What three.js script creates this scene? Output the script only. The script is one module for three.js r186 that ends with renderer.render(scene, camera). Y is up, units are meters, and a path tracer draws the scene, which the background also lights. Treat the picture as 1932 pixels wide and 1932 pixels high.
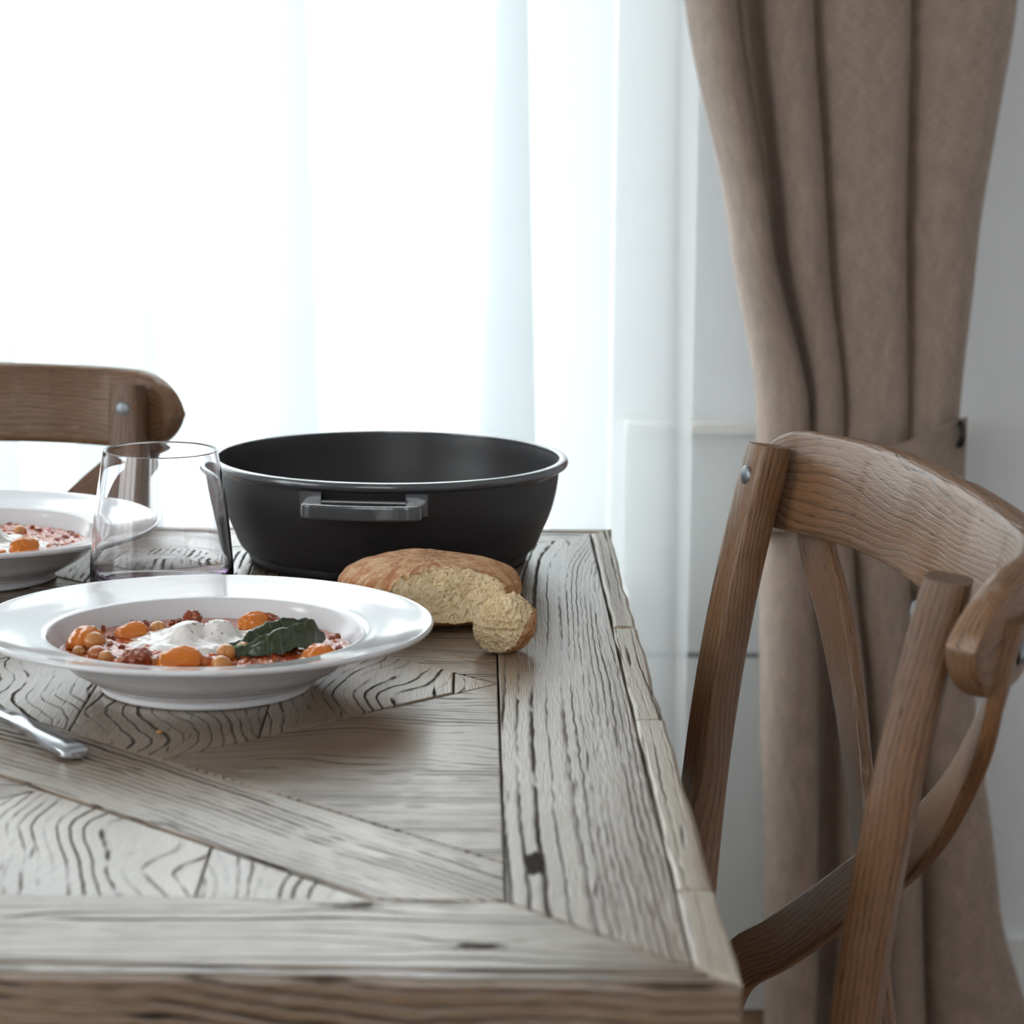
import * as THREE from 'three';
import { mergeGeometries, toCreasedNormals } from 'three/addons/utils/BufferGeometryUtils.js';
import { RectAreaLightUniformsLib } from 'three/addons/lights/RectAreaLightUniformsLib.js';

// ---------------------------------------------------------------- camera, sky, daylight, exposure
const scene = new THREE.Scene();
const camera = new THREE.PerspectiveCamera(21.87, 1, 0.05, 900);
camera.position.set(0, 1.152, 0);
{
  const pitch = THREE.MathUtils.degToRad(9.9), yaw = THREE.MathUtils.degToRad(0.9);
  camera.lookAt(Math.sin(yaw) * Math.cos(pitch), 1.152 - Math.sin(pitch), -Math.cos(yaw) * Math.cos(pitch));
  camera.rotateZ(0.011);
}
camera.focus = 1.78;
camera.userData.fStop = 10;
const renderer = new THREE.WebGLRenderer({ antialias: true });
renderer.toneMapping = THREE.LinearToneMapping;
renderer.toneMappingExposure = 1.1;
renderer.shadowMap.enabled = true;
renderer.shadowMap.type = THREE.PCFSoftShadowMap;
const SKY = new THREE.Color(0.93, 0.985, 1.0);
{ // an overcast sky, three times as bright overhead as at the horizon
  const W = 64, H = 64, d = new Float32Array(W * H * 4);
  for (let y = 0; y < H; y++) { const e = Math.sin(((y + 0.5) / H - 0.5) * Math.PI), L = e > 0 ? (1 + 2 * e) / 3 : 0.12; for (let x = 0; x < W; x++) d.set([SKY.r * L, SKY.g * L, SKY.b * L, 1], (y * W + x) * 4); }
  const t = new THREE.DataTexture(d, W, H, THREE.RGBAFormat, THREE.FloatType); t.mapping = THREE.EquirectangularReflectionMapping; t.magFilter = THREE.LinearFilter; t.needsUpdate = true;
  scene.background = t; scene.backgroundIntensity = 9.5;
}
RectAreaLightUniformsLib.init();

// ---------------------------------------------------------------- helpers
const V = (x, y, z) => new THREE.Vector3(x, y, z);
const lerp = THREE.MathUtils.lerp, clamp = THREE.MathUtils.clamp, sstep = THREE.MathUtils.smoothstep;
function rng(seed) { let s = seed >>> 0; return () => { s = (s + 0x6d2b79f5) | 0; let t = Math.imul(s ^ (s >>> 15), 1 | s); t = (t + Math.imul(t ^ (t >>> 7), 61 | t)) ^ t; return ((t ^ (t >>> 14)) >>> 0) / 4294967296; }; }
const PERM = new Uint8Array(512);
{ const r = rng(77), p = [...Array(256).keys()]; for (let i = 255; i > 0; i--) { const j = Math.floor(r() * (i + 1)); [p[i], p[j]] = [p[j], p[i]]; } for (let i = 0; i < 512; i++) PERM[i] = p[i & 255]; }
const GX = [1, -1, 0.7071, -0.7071, 0, 0, 0.7071, -0.7071], GY = [0, 0, 0.7071, 0.7071, 1, -1, -0.7071, -0.7071];
// gradient noise that repeats every px by py cells
function noise2(x, y, px = 256, py = 256, seed = 0) {
  const xf = Math.floor(x), yf = Math.floor(y), fx = x - xf, fy = y - yf;
  const x0 = ((xf % px) + px) % px, x1 = (x0 + 1) % px, y0 = ((yf % py) + py) % py, y1 = (y0 + 1) % py;
  const u = fx * fx * fx * (fx * (fx * 6 - 15) + 10), v = fy * fy * fy * (fy * (fy * 6 - 15) + 10);
  const h = (a, b) => PERM[(PERM[(a + seed) & 255] + b) & 255] & 7;
  const a = h(x0, y0), b = h(x1, y0), c = h(x0, y1), d = h(x1, y1);
  const n0 = GX[a] * fx + GY[a] * fy, n1 = GX[b] * (fx - 1) + GY[b] * fy, n2 = GX[c] * fx + GY[c] * (fy - 1), n3 = GX[d] * (fx - 1) + GY[d] * (fy - 1);
  return 1.4 * (n0 + u * (n1 - n0) + v * (n2 + u * (n3 - n2) - n0 - u * (n1 - n0)));
}
const hash1 = (i, seed = 0) => PERM[(PERM[i & 255] + seed) & 255] / 255;
function noise3(x, y, z) { return (noise2(x + 17.3 * Math.sin(z * 0.13), y + z * 0.71, 256, 256, 3) + noise2(y + 5.1, z - x * 0.37, 256, 256, 11) + noise2(z + 9.7, x + y * 0.29, 256, 256, 29)) / 1.7; }
// distance to the nearest point of a jittered lattice
function worley(x, y, z) {
  const xi = Math.floor(x), yi = Math.floor(y), zi = Math.floor(z); let best = 9;
  for (let a = -1; a <= 1; a++) for (let b = -1; b <= 1; b++) for (let c = -1; c <= 1; c++) {
    const k = PERM[(PERM[(PERM[(xi + a) & 255] + yi + b) & 255] + zi + c) & 255];
    const dx = xi + a + hash1(k, 1) - x, dy = yi + b + hash1(k, 2) - y, dz = zi + c + hash1(k, 3) - z;
    best = Math.min(best, dx * dx + dy * dy + dz * dz);
  }
  return Math.sqrt(best);
}
const used = new Map();
function numbered(name) { const n = used.get(name) ?? 0; used.set(name, n + 1); return n ? `${name}_${String(n).padStart(3, '0')}` : name; }
function finish(o) { o.castShadow = true; o.receiveShadow = true; return o; }
function tag(o, label, category, group) { o.userData.label = label; o.userData.category = category; if (group) o.userData.group = group; return o; }
function thing(name, label, category, pos = [0, 0, 0], turn = 0, group) {
  const o = new THREE.Group(); o.name = numbered(name); o.position.set(...pos); o.rotation.y = turn; scene.add(o); return tag(o, label, category, group);
}
function part(name, geo, m, parent) { const o = finish(new THREE.Mesh(geo, m)); o.name = parent === scene ? numbered(name) : name; parent.add(o); return o; }
function nameParts(o) { const n = new Map(); for (const c of o.children) { const base = c.name.replace(/_\d{3}$/, ''), k = n.get(base) ?? 0; n.set(base, k + 1); c.name = k ? `${base}_${String(k).padStart(3, '0')}` : base; nameParts(c); } }
function struct(name, geo, m) { const o = part(name, geo, m, scene); o.userData.kind = 'structure'; return o; }
function copyOf(src, label, group) { const o = src.clone(); o.name = numbered(src.name.replace(/_\d{3}$/, '')); o.userData = { ...src.userData }; scene.add(o); if (label) o.userData.label = label; if (group) o.userData.group = group; return o; }
function box(w, h, d, x, y, z) { const g = new THREE.BoxGeometry(w, h, d); g.translate(x, y, z); return g; }
function roundRect(w, h, r, n = 4) {
  const out = [];
  for (const [cx, cy, a0] of [[w / 2 - r, h / 2 - r, 0], [-w / 2 + r, h / 2 - r, 1], [-w / 2 + r, -h / 2 + r, 2], [w / 2 - r, -h / 2 + r, 3]])
    for (let i = 0; i <= n; i++) { const a = (a0 + i / n) * Math.PI / 2; out.push([cx + r * Math.cos(a), cy + r * Math.sin(a)]); }
  return out;
}
// closed rings joined into one skin, uv in metres (u along, v round), caps at both ends
function loft(rings, crease = 0.7, caps = true, u0 = 0, v0 = 0) {
  const n = rings[0].length, pos = [], uv = [], idx = [];
  let u = u0;
  rings.forEach((ring, i) => {
    if (i) { let s = 0; for (let j = 0; j < n; j++) s += ring[j].distanceTo(rings[i - 1][j]); u += s / n; }
    let v = v0;
    for (let j = 0; j <= n; j++) { if (j) v += rings[Math.floor(rings.length / 2)][j % n].distanceTo(rings[Math.floor(rings.length / 2)][j - 1]); const p = ring[j % n]; pos.push(p.x, p.y, p.z); uv.push(u, v); }
  });
  const w = n + 1;
  for (let i = 0; i < rings.length - 1; i++) for (let j = 0; j < n; j++) { const a = i * w + j, b = a + 1, c = a + w, d = c + 1; idx.push(a, b, c, b, d, c); }
  if (caps) for (const i of [0, rings.length - 1]) {
    const c = V(0, 0, 0); rings[i].forEach((p) => c.add(p)); c.divideScalar(n);
    const k = pos.length / 3; pos.push(c.x, c.y, c.z); uv.push(u0 + (i ? u : 0), v0);
    const first = k + 1; for (let j = 0; j < n; j++) { const p = rings[i][j]; pos.push(p.x, p.y, p.z); uv.push(u0 + (i ? u : 0) + (p.x - c.x), v0 + (p.z - c.z) + (p.y - c.y)); }
    for (let j = 0; j < n; j++) { const a = first + j, b = first + (j + 1) % n; if (i) idx.push(k, a, b); else idx.push(k, b, a); }
  }
  const g = new THREE.BufferGeometry();
  g.setAttribute('position', new THREE.Float32BufferAttribute(pos, 3)); g.setAttribute('uv', new THREE.Float32BufferAttribute(uv, 2)); g.setIndex(idx);
  return toCreasedNormals(g, crease);
}
// grid surface from f(i/nu, j/nv) -> Vector3; uv scaled by su, sv
function surface(f, nu, nv, su = 1, sv = 1, flip = false) {
  const pos = [], uv = [], idx = [];
  for (let i = 0; i <= nu; i++) for (let j = 0; j <= nv; j++) { const p = f(i / nu, j / nv); pos.push(p.x, p.y, p.z); uv.push(i / nu * su, j / nv * sv); }
  const w = nv + 1;
  for (let i = 0; i < nu; i++) for (let j = 0; j < nv; j++) { const a = i * w + j, b = a + 1, c = a + w, d = c + 1; if (flip) idx.push(a, c, b, b, c, d); else idx.push(a, b, c, b, d, c); }
  const g = new THREE.BufferGeometry();
  g.setAttribute('position', new THREE.Float32BufferAttribute(pos, 3)); g.setAttribute('uv', new THREE.Float32BufferAttribute(uv, 2)); g.setIndex(idx); g.computeVertexNormals();
  return g;
}
function smooth(pts, n) { return new THREE.SplineCurve(pts.map(([x, y]) => new THREE.Vector2(x, y))).getPoints(n); }
function lathe(pts, seg = 96, n = 0) { return new THREE.LatheGeometry(n ? smooth(pts, n) : pts.map(([x, y]) => new THREE.Vector2(x, y)), seg); }
function dataTex(w, h, data, srgb) {
  const t = new THREE.DataTexture(data, w, h, THREE.RGBAFormat); t.wrapS = t.wrapT = THREE.RepeatWrapping; t.magFilter = THREE.LinearFilter; t.minFilter = THREE.LinearMipmapLinearFilter; t.generateMipmaps = true;
  if (srgb) t.colorSpace = THREE.SRGBColorSpace; t.needsUpdate = true; return t;
}
// fill(u, v) in metres -> [r, g, b (sRGB 0..255), height 0..1]
function texPair(w, h, Lu, Lv, fill, wax = false) {
  const k2 = wax ? new Uint8Array(w * h * 4) : null;
  const c = new Uint8Array(w * h * 4), b = new Uint8Array(w * h * 4);
  for (let j = 0; j < h; j++) for (let i = 0; i < w; i++) {
    const [r, g, bl, ht] = fill(i / w * Lu, j / h * Lv), k = (j * w + i) * 4, q = clamp(ht, 0, 1) * 255;
    c[k] = clamp(r, 0, 255); c[k + 1] = clamp(g, 0, 255); c[k + 2] = clamp(bl, 0, 255); c[k + 3] = 255; b[k] = b[k + 1] = b[k + 2] = q; b[k + 3] = 255;
    if (k2) { const raw = sstep(ht, 0.42, 0.66); k2[k] = 255 * raw; k2[k + 1] = 255 * (1 - 0.68 * raw); k2[k + 3] = 255; }   // open grooves hold no wax and stay rough
  }
  const map = dataTex(w, h, c, true), bump = dataTex(w, h, b, false);
  const mask = k2 ? dataTex(w, h, k2, false) : null;
  for (const t of [map, bump, mask]) t?.repeat.set(1 / Lu, 1 / Lv);
  return { map, bump, mask };
}
const mix3 = (a, b, t) => [lerp(a[0], b[0], t), lerp(a[1], b[1], t), lerp(a[2], b[2], t)];

// ---------------------------------------------------------------- materials
// weathered elm: rings as brushed-out dark grooves with hard ridges between
function elm(o) {
  const { w = 1536, h = 768, Lu, Lv, seed, phase, warp = 0.012, wide = 0.2, knots = [], chips = [], base = [130, 109, 88], pale = [158, 140, 121], dark = [40, 30, 24] } = o;
  return texPair(w, h, Lu, Lv, (u, v) => {
    const U = u / Lu, W = v / Lv;
    let t = v + warp * noise2(U * 3, W * 2, 3, 2, seed) + warp * 0.35 * noise2(U * 9, W * 5, 9, 5, seed + 1) + 0.0007 * noise2(U * 60, W * 12, 60, 12, seed + 2);
    let kd = 0;
    for (const [ku, kv, kr] of knots) { const dx = (u - ku) / 2.4, dy = v - kv, d = Math.sqrt(dx * dx + dy * dy); t += 1.1 * kr * Math.sign(dy || 1) * Math.exp(-(d * d) / (kr * kr * 5)); kd = Math.max(kd, 0.8 * (1 - sstep(d + kr * (0.5 * noise2(U * 120, W * 50, 120, 50, seed + 15) + 0.25 * noise2(U * 400, W * 160, 400, 160, seed + 16)), kr * 0.2, kr * 0.75))); }
    const ph = phase(t, u, v), k = Math.floor(ph), f = ph - k;
    const strong = 0.4 + 0.6 * hash1(k, seed), along = sstep(noise2(U * 5, k * 0.37, 5, 256, seed + 4) + 0.5 * noise2(U * 40, W * 30, 40, 30, seed + 8), -0.75, 0.35);
    const wd = wide * (0.55 + 0.9 * hash1(k, seed + 9)), g = f < 0.62 ? sstep(f, 0.62 - wd * 1.6, 0.62) : 1 - sstep(f, 0.62, 0.62 + wd * 0.5);
    let groove = g * strong * along;
    const fibre = noise2(U * Lu * 45, W * Lv * 1400, Math.max(1, Math.round(Lu * 45)), Math.max(1, Math.round(Lv * 1400)), seed + 5);
    const crack = sstep(noise2(U * 14, W * Lv * 260, 14, Math.round(Lv * 260), seed + 6), 0.52, 0.75) * sstep(noise2(U * 4, W * 6, 4, 6, seed + 7), 0.05, 0.4);
    let ht = 0.8 - 0.65 * groove + 0.13 * fibre - 0.45 * crack + 0.1 * noise2(U * 6, W * 9, 6, 9, seed + 12);
    for (const [cu, cv, ru, rv] of chips) { const d = ((u - cu) / ru) ** 2 + ((v - cv) / rv) ** 2 + 0.5 * noise2(U * 90, W * 40, 90, 40, seed + 3); const c = 1 - sstep(d, 0.6, 1); kd = Math.max(kd, c); }
    ht -= 0.6 * kd;
    let col = mix3(base, pale, clamp(0.5 + 0.8 * noise2(U * 4, W * 5, 4, 5, seed + 10) + 0.3 * fibre, 0, 1));
    col = mix3(col, [128, 104, 82], 0.6 * sstep(noise2(U * 3, W * 8, 3, 8, seed + 13), 0.05, 0.6));
    const darkness = clamp(0.96 * groove + 0.9 * crack + 0.92 * kd, 0, 0.96);
    col = mix3(col, dark, darkness);
    return [...col, ht];
  }, true);
}
const TW = [
  elm({ Lu: 0.62, Lv: 0.3, seed: 3, warp: 0.03, wide: 0.2, phase: (t) => t * 150 }),
  elm({ Lu: 0.62, Lv: 0.3, seed: 31, warp: 0.008, wide: 0.26, phase: (t) => t * 170 }),
  elm({ Lu: 0.62, Lv: 0.3, seed: 57, warp: 0.04, wide: 0.17, phase: (t) => t * 110, knots: [[0.4, 0.2, 0.012]] }),
];
const TFrame = elm({ w: 2048, h: 320, Lu: 1.14, Lv: 0.1, seed: 91, warp: 0.004, wide: 0.16, chips: [[0.165, 0.015, 0.02, 0.0052]], phase: (t, u) => { const s = t - 0.03 * sstep(u, 0.78, 1.12) * sstep(u, 0.78, 1.12) + 0.004 * Math.sin(u * 5); return s < 0.046 ? s / 0.0095 : 0.046 / 0.0095 + (s - 0.046) / 0.0036; } });
const TFront = elm({ w: 2048, h: 256, Lu: 1.2, Lv: 0.1, seed: 140, warp: 0.008, wide: 0.22, phase: (t) => t * 120, knots: [[0.17, 0.08, 0.009], [0.113, 0.024, 0.009], [0.34, 0.06, 0.006], [0.6, 0.04, 0.012]] });
const woodMat = (t, tint, bump = 0.002, rough = 0.3) => { const m = new THREE.MeshPhysicalMaterial({ map: t.map, bumpMap: t.bump, bumpScale: bump, roughness: rough, color: new THREE.Color(tint) }); if (t.mask) { m.clearcoatMap = m.roughnessMap = t.mask; m.roughness = 1; } return m; };
const waxed = (m) => { m.clearcoat = 0.6; m.clearcoatRoughness = 0.26; return m; };
const M = {
  elm: [0, 1, 2].map((i) => waxed(woodMat(TW[i], '#ffffff'))), elmB: [0, 1, 2].map((i) => waxed(woodMat(TW[i], '#e6ded6'))),
  frame: waxed(woodMat(TFrame, '#ffffff')), front: waxed(woodMat(TFront, '#ffffff')),
  edge: woodMat(elm({ w: 2048, h: 256, Lu: 1.2, Lv: 0.1, seed: 170, warp: 0.004, wide: 0.12, phase: (t) => t * 160, base: [176, 162, 144], pale: [194, 182, 166] }), '#ffffff', 0.0008),
};
M.under = woodMat(TW[1], '#c9b49c', 0.0012, 0.6);
// brown brushed oak with pores, some of them filled pale
function oak(seed, warp, freq, base, lightPores) {
  const Lu = 0.5, Lv = 0.16;
  return texPair(1280, 512, Lu, Lv, (u, v) => {
    const U = u / Lu, W = v / Lv;
    const t = v + warp * noise2(U * 2, W * 2, 2, 2, seed) + warp * 0.3 * noise2(U * 5, W * 4, 5, 4, seed + 1) + 0.0006 * noise2(U * 40, W * 12, 40, 12, seed + 2);
    const ph = t * freq, k = Math.floor(ph), f = ph - k, late = Math.pow(f, 3) * (0.35 + 0.65 * hash1(k, seed));
    const fibre = noise2(U * 26, W * 220, 26, 220, seed + 5), fine = noise2(U * 70, W * 400, 70, 400, seed + 6);
    const pore = sstep(noise2(U * 34, W * 150, 34, 150, seed + 7), 0.28, 0.5) * (0.3 + 0.7 * late);
    const pale = lightPores * sstep(noise2(U * 22, W * 120, 22, 120, seed + 8), 0.5, 0.62) * sstep(noise2(U * 3, W * 3, 3, 3, seed + 9), 0.0, 0.3);
    let col = mix3(base, [base[0] * 1.2, base[1] * 1.17, base[2] * 1.1], clamp(0.5 + 0.6 * noise2(U * 3, W * 3, 3, 3, seed + 11) + 0.35 * fibre, 0, 1));
    col = mix3(col, [base[0] * 0.5, base[1] * 0.45, base[2] * 0.42], clamp(0.75 * late + 0.6 * pore + 0.12 * fine, 0, 0.92));
    col = mix3(col, [206, 192, 176], 0.75 * pale);
    return [...col, 0.75 - 0.35 * late - 0.4 * pore + 0.1 * fibre];
  });
}
const oakA = oak(7, 0.03, 170, [131, 100, 75], 0.5), oakB = oak(41, 0.012, 260, [124, 93, 68], 0.6);
M.oak = woodMat(oakA, '#eae4df', 0.0006, 0.38); M.oak2 = woodMat(oakB, '#e6dfda', 0.0006, 0.4);
const plain = (c, r, o = {}) => new THREE.MeshPhysicalMaterial({ color: new THREE.Color(c), roughness: r, ...o });
M.white = plain('#e2e0e2', 0.14, { clearcoat: 0.4, clearcoatRoughness: 0.05 });
M.steel = plain('#c9ccd0', 0.2, { metalness: 1 });
M.bolt = plain('#8b9094', 0.42, { metalness: 0.85 });
M.pot = plain('#2b282a', 0.42); M.potRim = plain('#46484c', 0.2, { clearcoat: 1, clearcoatRoughness: 0.12 });
M.glass = new THREE.MeshPhysicalMaterial({ color: '#ffffff', roughness: 0.0, transmission: 1, thickness: 0.01, ior: 1.5, attenuationColor: new THREE.Color(0.5, 0.38, 0.55), attenuationDistance: 0.06 });
M.pane = new THREE.MeshPhysicalMaterial({ color: '#ffffff', roughness: 0.0, transmission: 1, thickness: 0, ior: 1.5 });
M.wall = plain('#efeff1', 0.9); M.ceiling = plain('#e8e8e8', 0.9); M.floor = woodMat(oakB, '#ffffff', 0.0003, 0.5);
M.paint = plain('#f1f3f2', 0.5); M.frameWhite = plain('#eef0f0', 0.45);
M.sheer = new THREE.MeshPhysicalMaterial({ color: new THREE.Color(0.88, 0.925, 0.94), roughness: 1, transmission: 0.46, thickness: 0, side: THREE.DoubleSide, transparent: true, opacity: 0.68 });
const linen = texPair(1536, 1536, 0.3, 0.3, (u, v) => {
  const a = noise2(u * 60, v * 853.3333, 18, 256, 5), b = noise2(u * 853.3333, v * 60, 256, 18, 9), c = noise2(u * 40, v * 40, 12, 12, 13);
  const k = 1 + 0.1 * a + 0.08 * b + 0.06 * c; return [161 * k, 142 * k, 129 * k, 0.5 + 0.3 * a + 0.25 * b];
});
M.linen = new THREE.MeshPhysicalMaterial({ map: linen.map, bumpMap: linen.bump, bumpScale: 0.0004, roughness: 1, transmission: 0.12, thickness: 0, sheen: 0.3, sheenRoughness: 0.6, sheenColor: new THREE.Color(0.6, 0.55, 0.5), side: THREE.DoubleSide });
M.black = plain('#1b1a1a', 0.5); M.ground = plain('#747776', 0.9); M.render = plain('#acb0b0', 0.9);

// ---------------------------------------------------------------- room
const X0 = -2.6, X1 = 1.35, ZB = -3.1, ZF = 1.6, HT = 2.6, WL = -2.3, WR = 0.165, WS = 0.5, WT = 2.4;
const FA = -1.3, FB = 0.3, FS = 1.0, FT = 2.3;         // the window behind the camera, outside the picture
const LA = -1.3, LB = 0.9, LS = 0.7, LT = 2.4;          // the side window in the left wall, outside the picture
struct('floor', box(X1 - X0 + 0.4, 0.12, ZF - ZB + 0.4, (X0 + X1) / 2, -0.06, (ZF + ZB) / 2), M.floor);
struct('ceiling', box(X1 - X0 + 0.4, 0.12, ZF - ZB + 0.4, (X0 + X1) / 2, HT + 0.06, (ZF + ZB) / 2), M.ceiling);
struct('wall_left', mergeGeometries([box(0.2, HT, LA - ZB, X0 - 0.1, HT / 2, (LA + ZB) / 2), box(0.2, HT, ZF - LB, X0 - 0.1, HT / 2, (LB + ZF) / 2), box(0.2, LS, LB - LA, X0 - 0.1, LS / 2, (LA + LB) / 2), box(0.2, HT - LT, LB - LA, X0 - 0.1, (HT + LT) / 2, (LA + LB) / 2)]), M.wall);
struct('wall_right', box(0.2, HT, ZF - ZB, X1 + 0.1, HT / 2, (ZF + ZB) / 2), M.wall);
struct('wall_front', mergeGeometries([box(FA - X0 + 0.2, HT, 0.2, (FA + X0 - 0.2) / 2, HT / 2, ZF + 0.1), box(X1 + 0.2 - FB, HT, 0.2, (FB + X1 + 0.2) / 2, HT / 2, ZF + 0.1), box(FB - FA, FS, 0.2, (FA + FB) / 2, FS / 2, ZF + 0.1), box(FB - FA, HT - FT, 0.2, (FA + FB) / 2, (HT + FT) / 2, ZF + 0.1)]), M.wall);
struct('wall_back', mergeGeometries([
  box(WL - X0 + 0.2, HT, 0.24, (WL + X0 - 0.2) / 2, HT / 2, ZB - 0.12), box(X1 + 0.2 - WR, HT, 0.24, (WR + X1 + 0.2) / 2, HT / 2, ZB - 0.12),
  box(WR - WL, WS, 0.24, (WR + WL) / 2, WS / 2, ZB - 0.12), box(WR - WL, HT - WT, 0.24, (WR + WL) / 2, (HT + WT) / 2, ZB - 0.12)]), M.wall);
struct('ground', mergeGeometries([box(900, 0.1, 420, 0, -0.45, ZB - 210.4), box(420, 0.1, 400, X0 - 210.4, -0.45, ZB + 199.4), box(400, 0.1, 300, 197, -0.45, ZF + 150.3)]), M.ground);
struct('garden_wall', box(60, 2.1, 0.25, 0, 0.65, ZB - 12), M.render);
{
  const w = new THREE.Group(); w.name = 'window_1'; w.userData.kind = 'structure'; scene.add(w);
  const z = ZB - 0.15, n = 3, bw = (WR - WL) / n;
  for (const [y, h] of [[WS + 0.03, 0.06], [WT - 0.03, 0.06]]) part('frame_rail', box(WR - WL, h, 0.07, (WL + WR) / 2, y, z), M.frameWhite, w);
  for (let i = 0; i <= n; i++) part('frame_stile', box(0.07, WT - WS - 0.12, 0.07, clamp(WL + i * bw, WL + 0.035, WR - 0.035), (WS + WT) / 2, z), M.frameWhite, w);
  for (let i = 0; i < n; i++) part('pane', box(bw - 0.07, WT - WS - 0.12, 0.004, WL + (i + 0.5) * bw, (WS + WT) / 2, z), M.pane, w);
  nameParts(w);
}
{
  const w = new THREE.Group(); w.name = 'window_2'; w.userData.kind = 'structure'; scene.add(w);
  const x = X0 - 0.12, n = 3, bw = (LB - LA) / n;
  for (const y of [LS + 0.03, LT - 0.03]) part('frame_rail', box(0.07, 0.06, LB - LA, x, y, (LA + LB) / 2), M.frameWhite, w);
  for (let i = 0; i <= n; i++) part('frame_stile', box(0.07, LT - LS - 0.12, 0.07, x, (LS + LT) / 2, clamp(LA + i * bw, LA + 0.035, LB - 0.035)), M.frameWhite, w);
  for (let i = 0; i < n; i++) part('pane', box(0.004, LT - LS - 0.12, bw - 0.07, x, (LS + LT) / 2, LA + (i + 0.5) * bw), M.pane, w);
  nameParts(w);
}
{
  const w = new THREE.Group(); w.name = 'window_3'; w.userData.kind = 'structure'; scene.add(w);
  const z = ZF + 0.12, n = 3, bw = (FB - FA) / n;
  for (const y of [FS + 0.03, FT - 0.03]) part('frame_rail', box(FB - FA, 0.06, 0.07, (FA + FB) / 2, y, z), M.frameWhite, w);
  for (let i = 0; i <= n; i++) part('frame_stile', box(0.07, FT - FS - 0.12, 0.07, clamp(FA + i * bw, FA + 0.035, FB - 0.035), (FS + FT) / 2, z), M.frameWhite, w);
  for (let i = 0; i < n; i++) part('pane', box(bw - 0.07, FT - FS - 0.12, 0.004, FA + (i + 0.5) * bw, (FS + FT) / 2, z), M.pane, w);
  nameParts(w);
}
struct('baseboard_back', box(X1 - WR, 0.09, 0.015, (X1 + WR) / 2, 0.045, ZB + 0.0075), M.paint);
struct('trim_1', box(WR - WL + 0.1, 0.03, 0.2, (WL + WR) / 2 - 0.03, WS + 0.015, ZB + 0.0), M.paint);
for (const [n, g] of [['baseboard_right', box(0.02, 0.09, ZF - ZB, X1 - 0.01, 0.045, (ZF + ZB) / 2)], ['baseboard_left', box(0.02, 0.09, ZF - ZB, X0 + 0.01, 0.045, (ZF + ZB) / 2)]]) struct(n, g, M.paint);
const daylight = (w, h, x, y, z, tx) => { const d = new THREE.RectAreaLight(SKY, 0.5, w, h); d.position.set(x, y, z); d.lookAt(tx, y, z + (tx === x ? 1 : 0)); d.name = 'daylight'; scene.add(d); };   // the daylight that comes in at each window
daylight(WR - WL - 0.2, WT - WS - 0.2, (WL + WR) / 2, (WS + WT) / 2, ZB - 0.02, (WL + WR) / 2);
daylight(LB - LA - 0.2, LT - LS - 0.2, X0 - 0.02, (LS + LT) / 2, (LA + LB) / 2, 0);

// boxed white ledge low on the wall between the curtains
{
  const c = new THREE.Group(); c.name = 'trim_2'; c.userData.kind = 'structure'; c.position.set(0, 0, ZB); scene.add(c);
  part('panel', box(0.39, 0.266, 0.03, 0.375, 0.581, 0.015), M.paint, c); part('lower_panel', box(0.39, 0.44, 0.026, 0.375, 0.222, 0.013), M.paint, c);
  part('ledge_board', box(0.402, 0.011, 0.05, 0.3815, 0.7195, 0.025), plain('#f4f1ea', 0.4), c); nameParts(c);
}

// ---------------------------------------------------------------- curtains
{
  const r = rng(5), ZS = -2.87, xa = -2.45, xb = 0.24, top = 2.46, n = 700, k = [];
  let x = 0, ph = 0; const step = (xb - xa) / n;
  for (let i = 0; i <= n; i++) { const X = xa + i * step; ph += step * (2 * Math.PI / (0.2 + 0.1 * noise2(X * 2.1, 3.3))); k.push([X, ph, 0.012 + 0.012 * noise2(X * 4, 9.1)]); }
  const f = (u, v) => { const [X, p, a] = k[Math.round(u * n)], y = lerp(top, 0.015, v), s = 0.3 + 0.9 * sstep(v, 0.42, 0.8); return V(X + (0.062 + sstep(v, 0.4, 0.9) * 0.03) * Math.sin(p + 0.5) * sstep(xb - X, 0, 0.12), y, ZS + s * (a * Math.sin(p) + 0.008 * Math.sin(p * 0.37 + 2 * v))); };
  const s = thing('sheer_curtain', 'sheer white floor-length curtain glowing across the whole window', 'curtain');
  part('cloth', surface(f, n, 70, 3, 2.5), M.sheer, s);
  const rod = new THREE.CylinderGeometry(0.012, 0.012, X1 - X0 - 0.3, 16); rod.rotateZ(Math.PI / 2); rod.translate((X0 + X1) / 2, 2.48, ZS); part('rail', rod, M.frameWhite, s);
}
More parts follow.
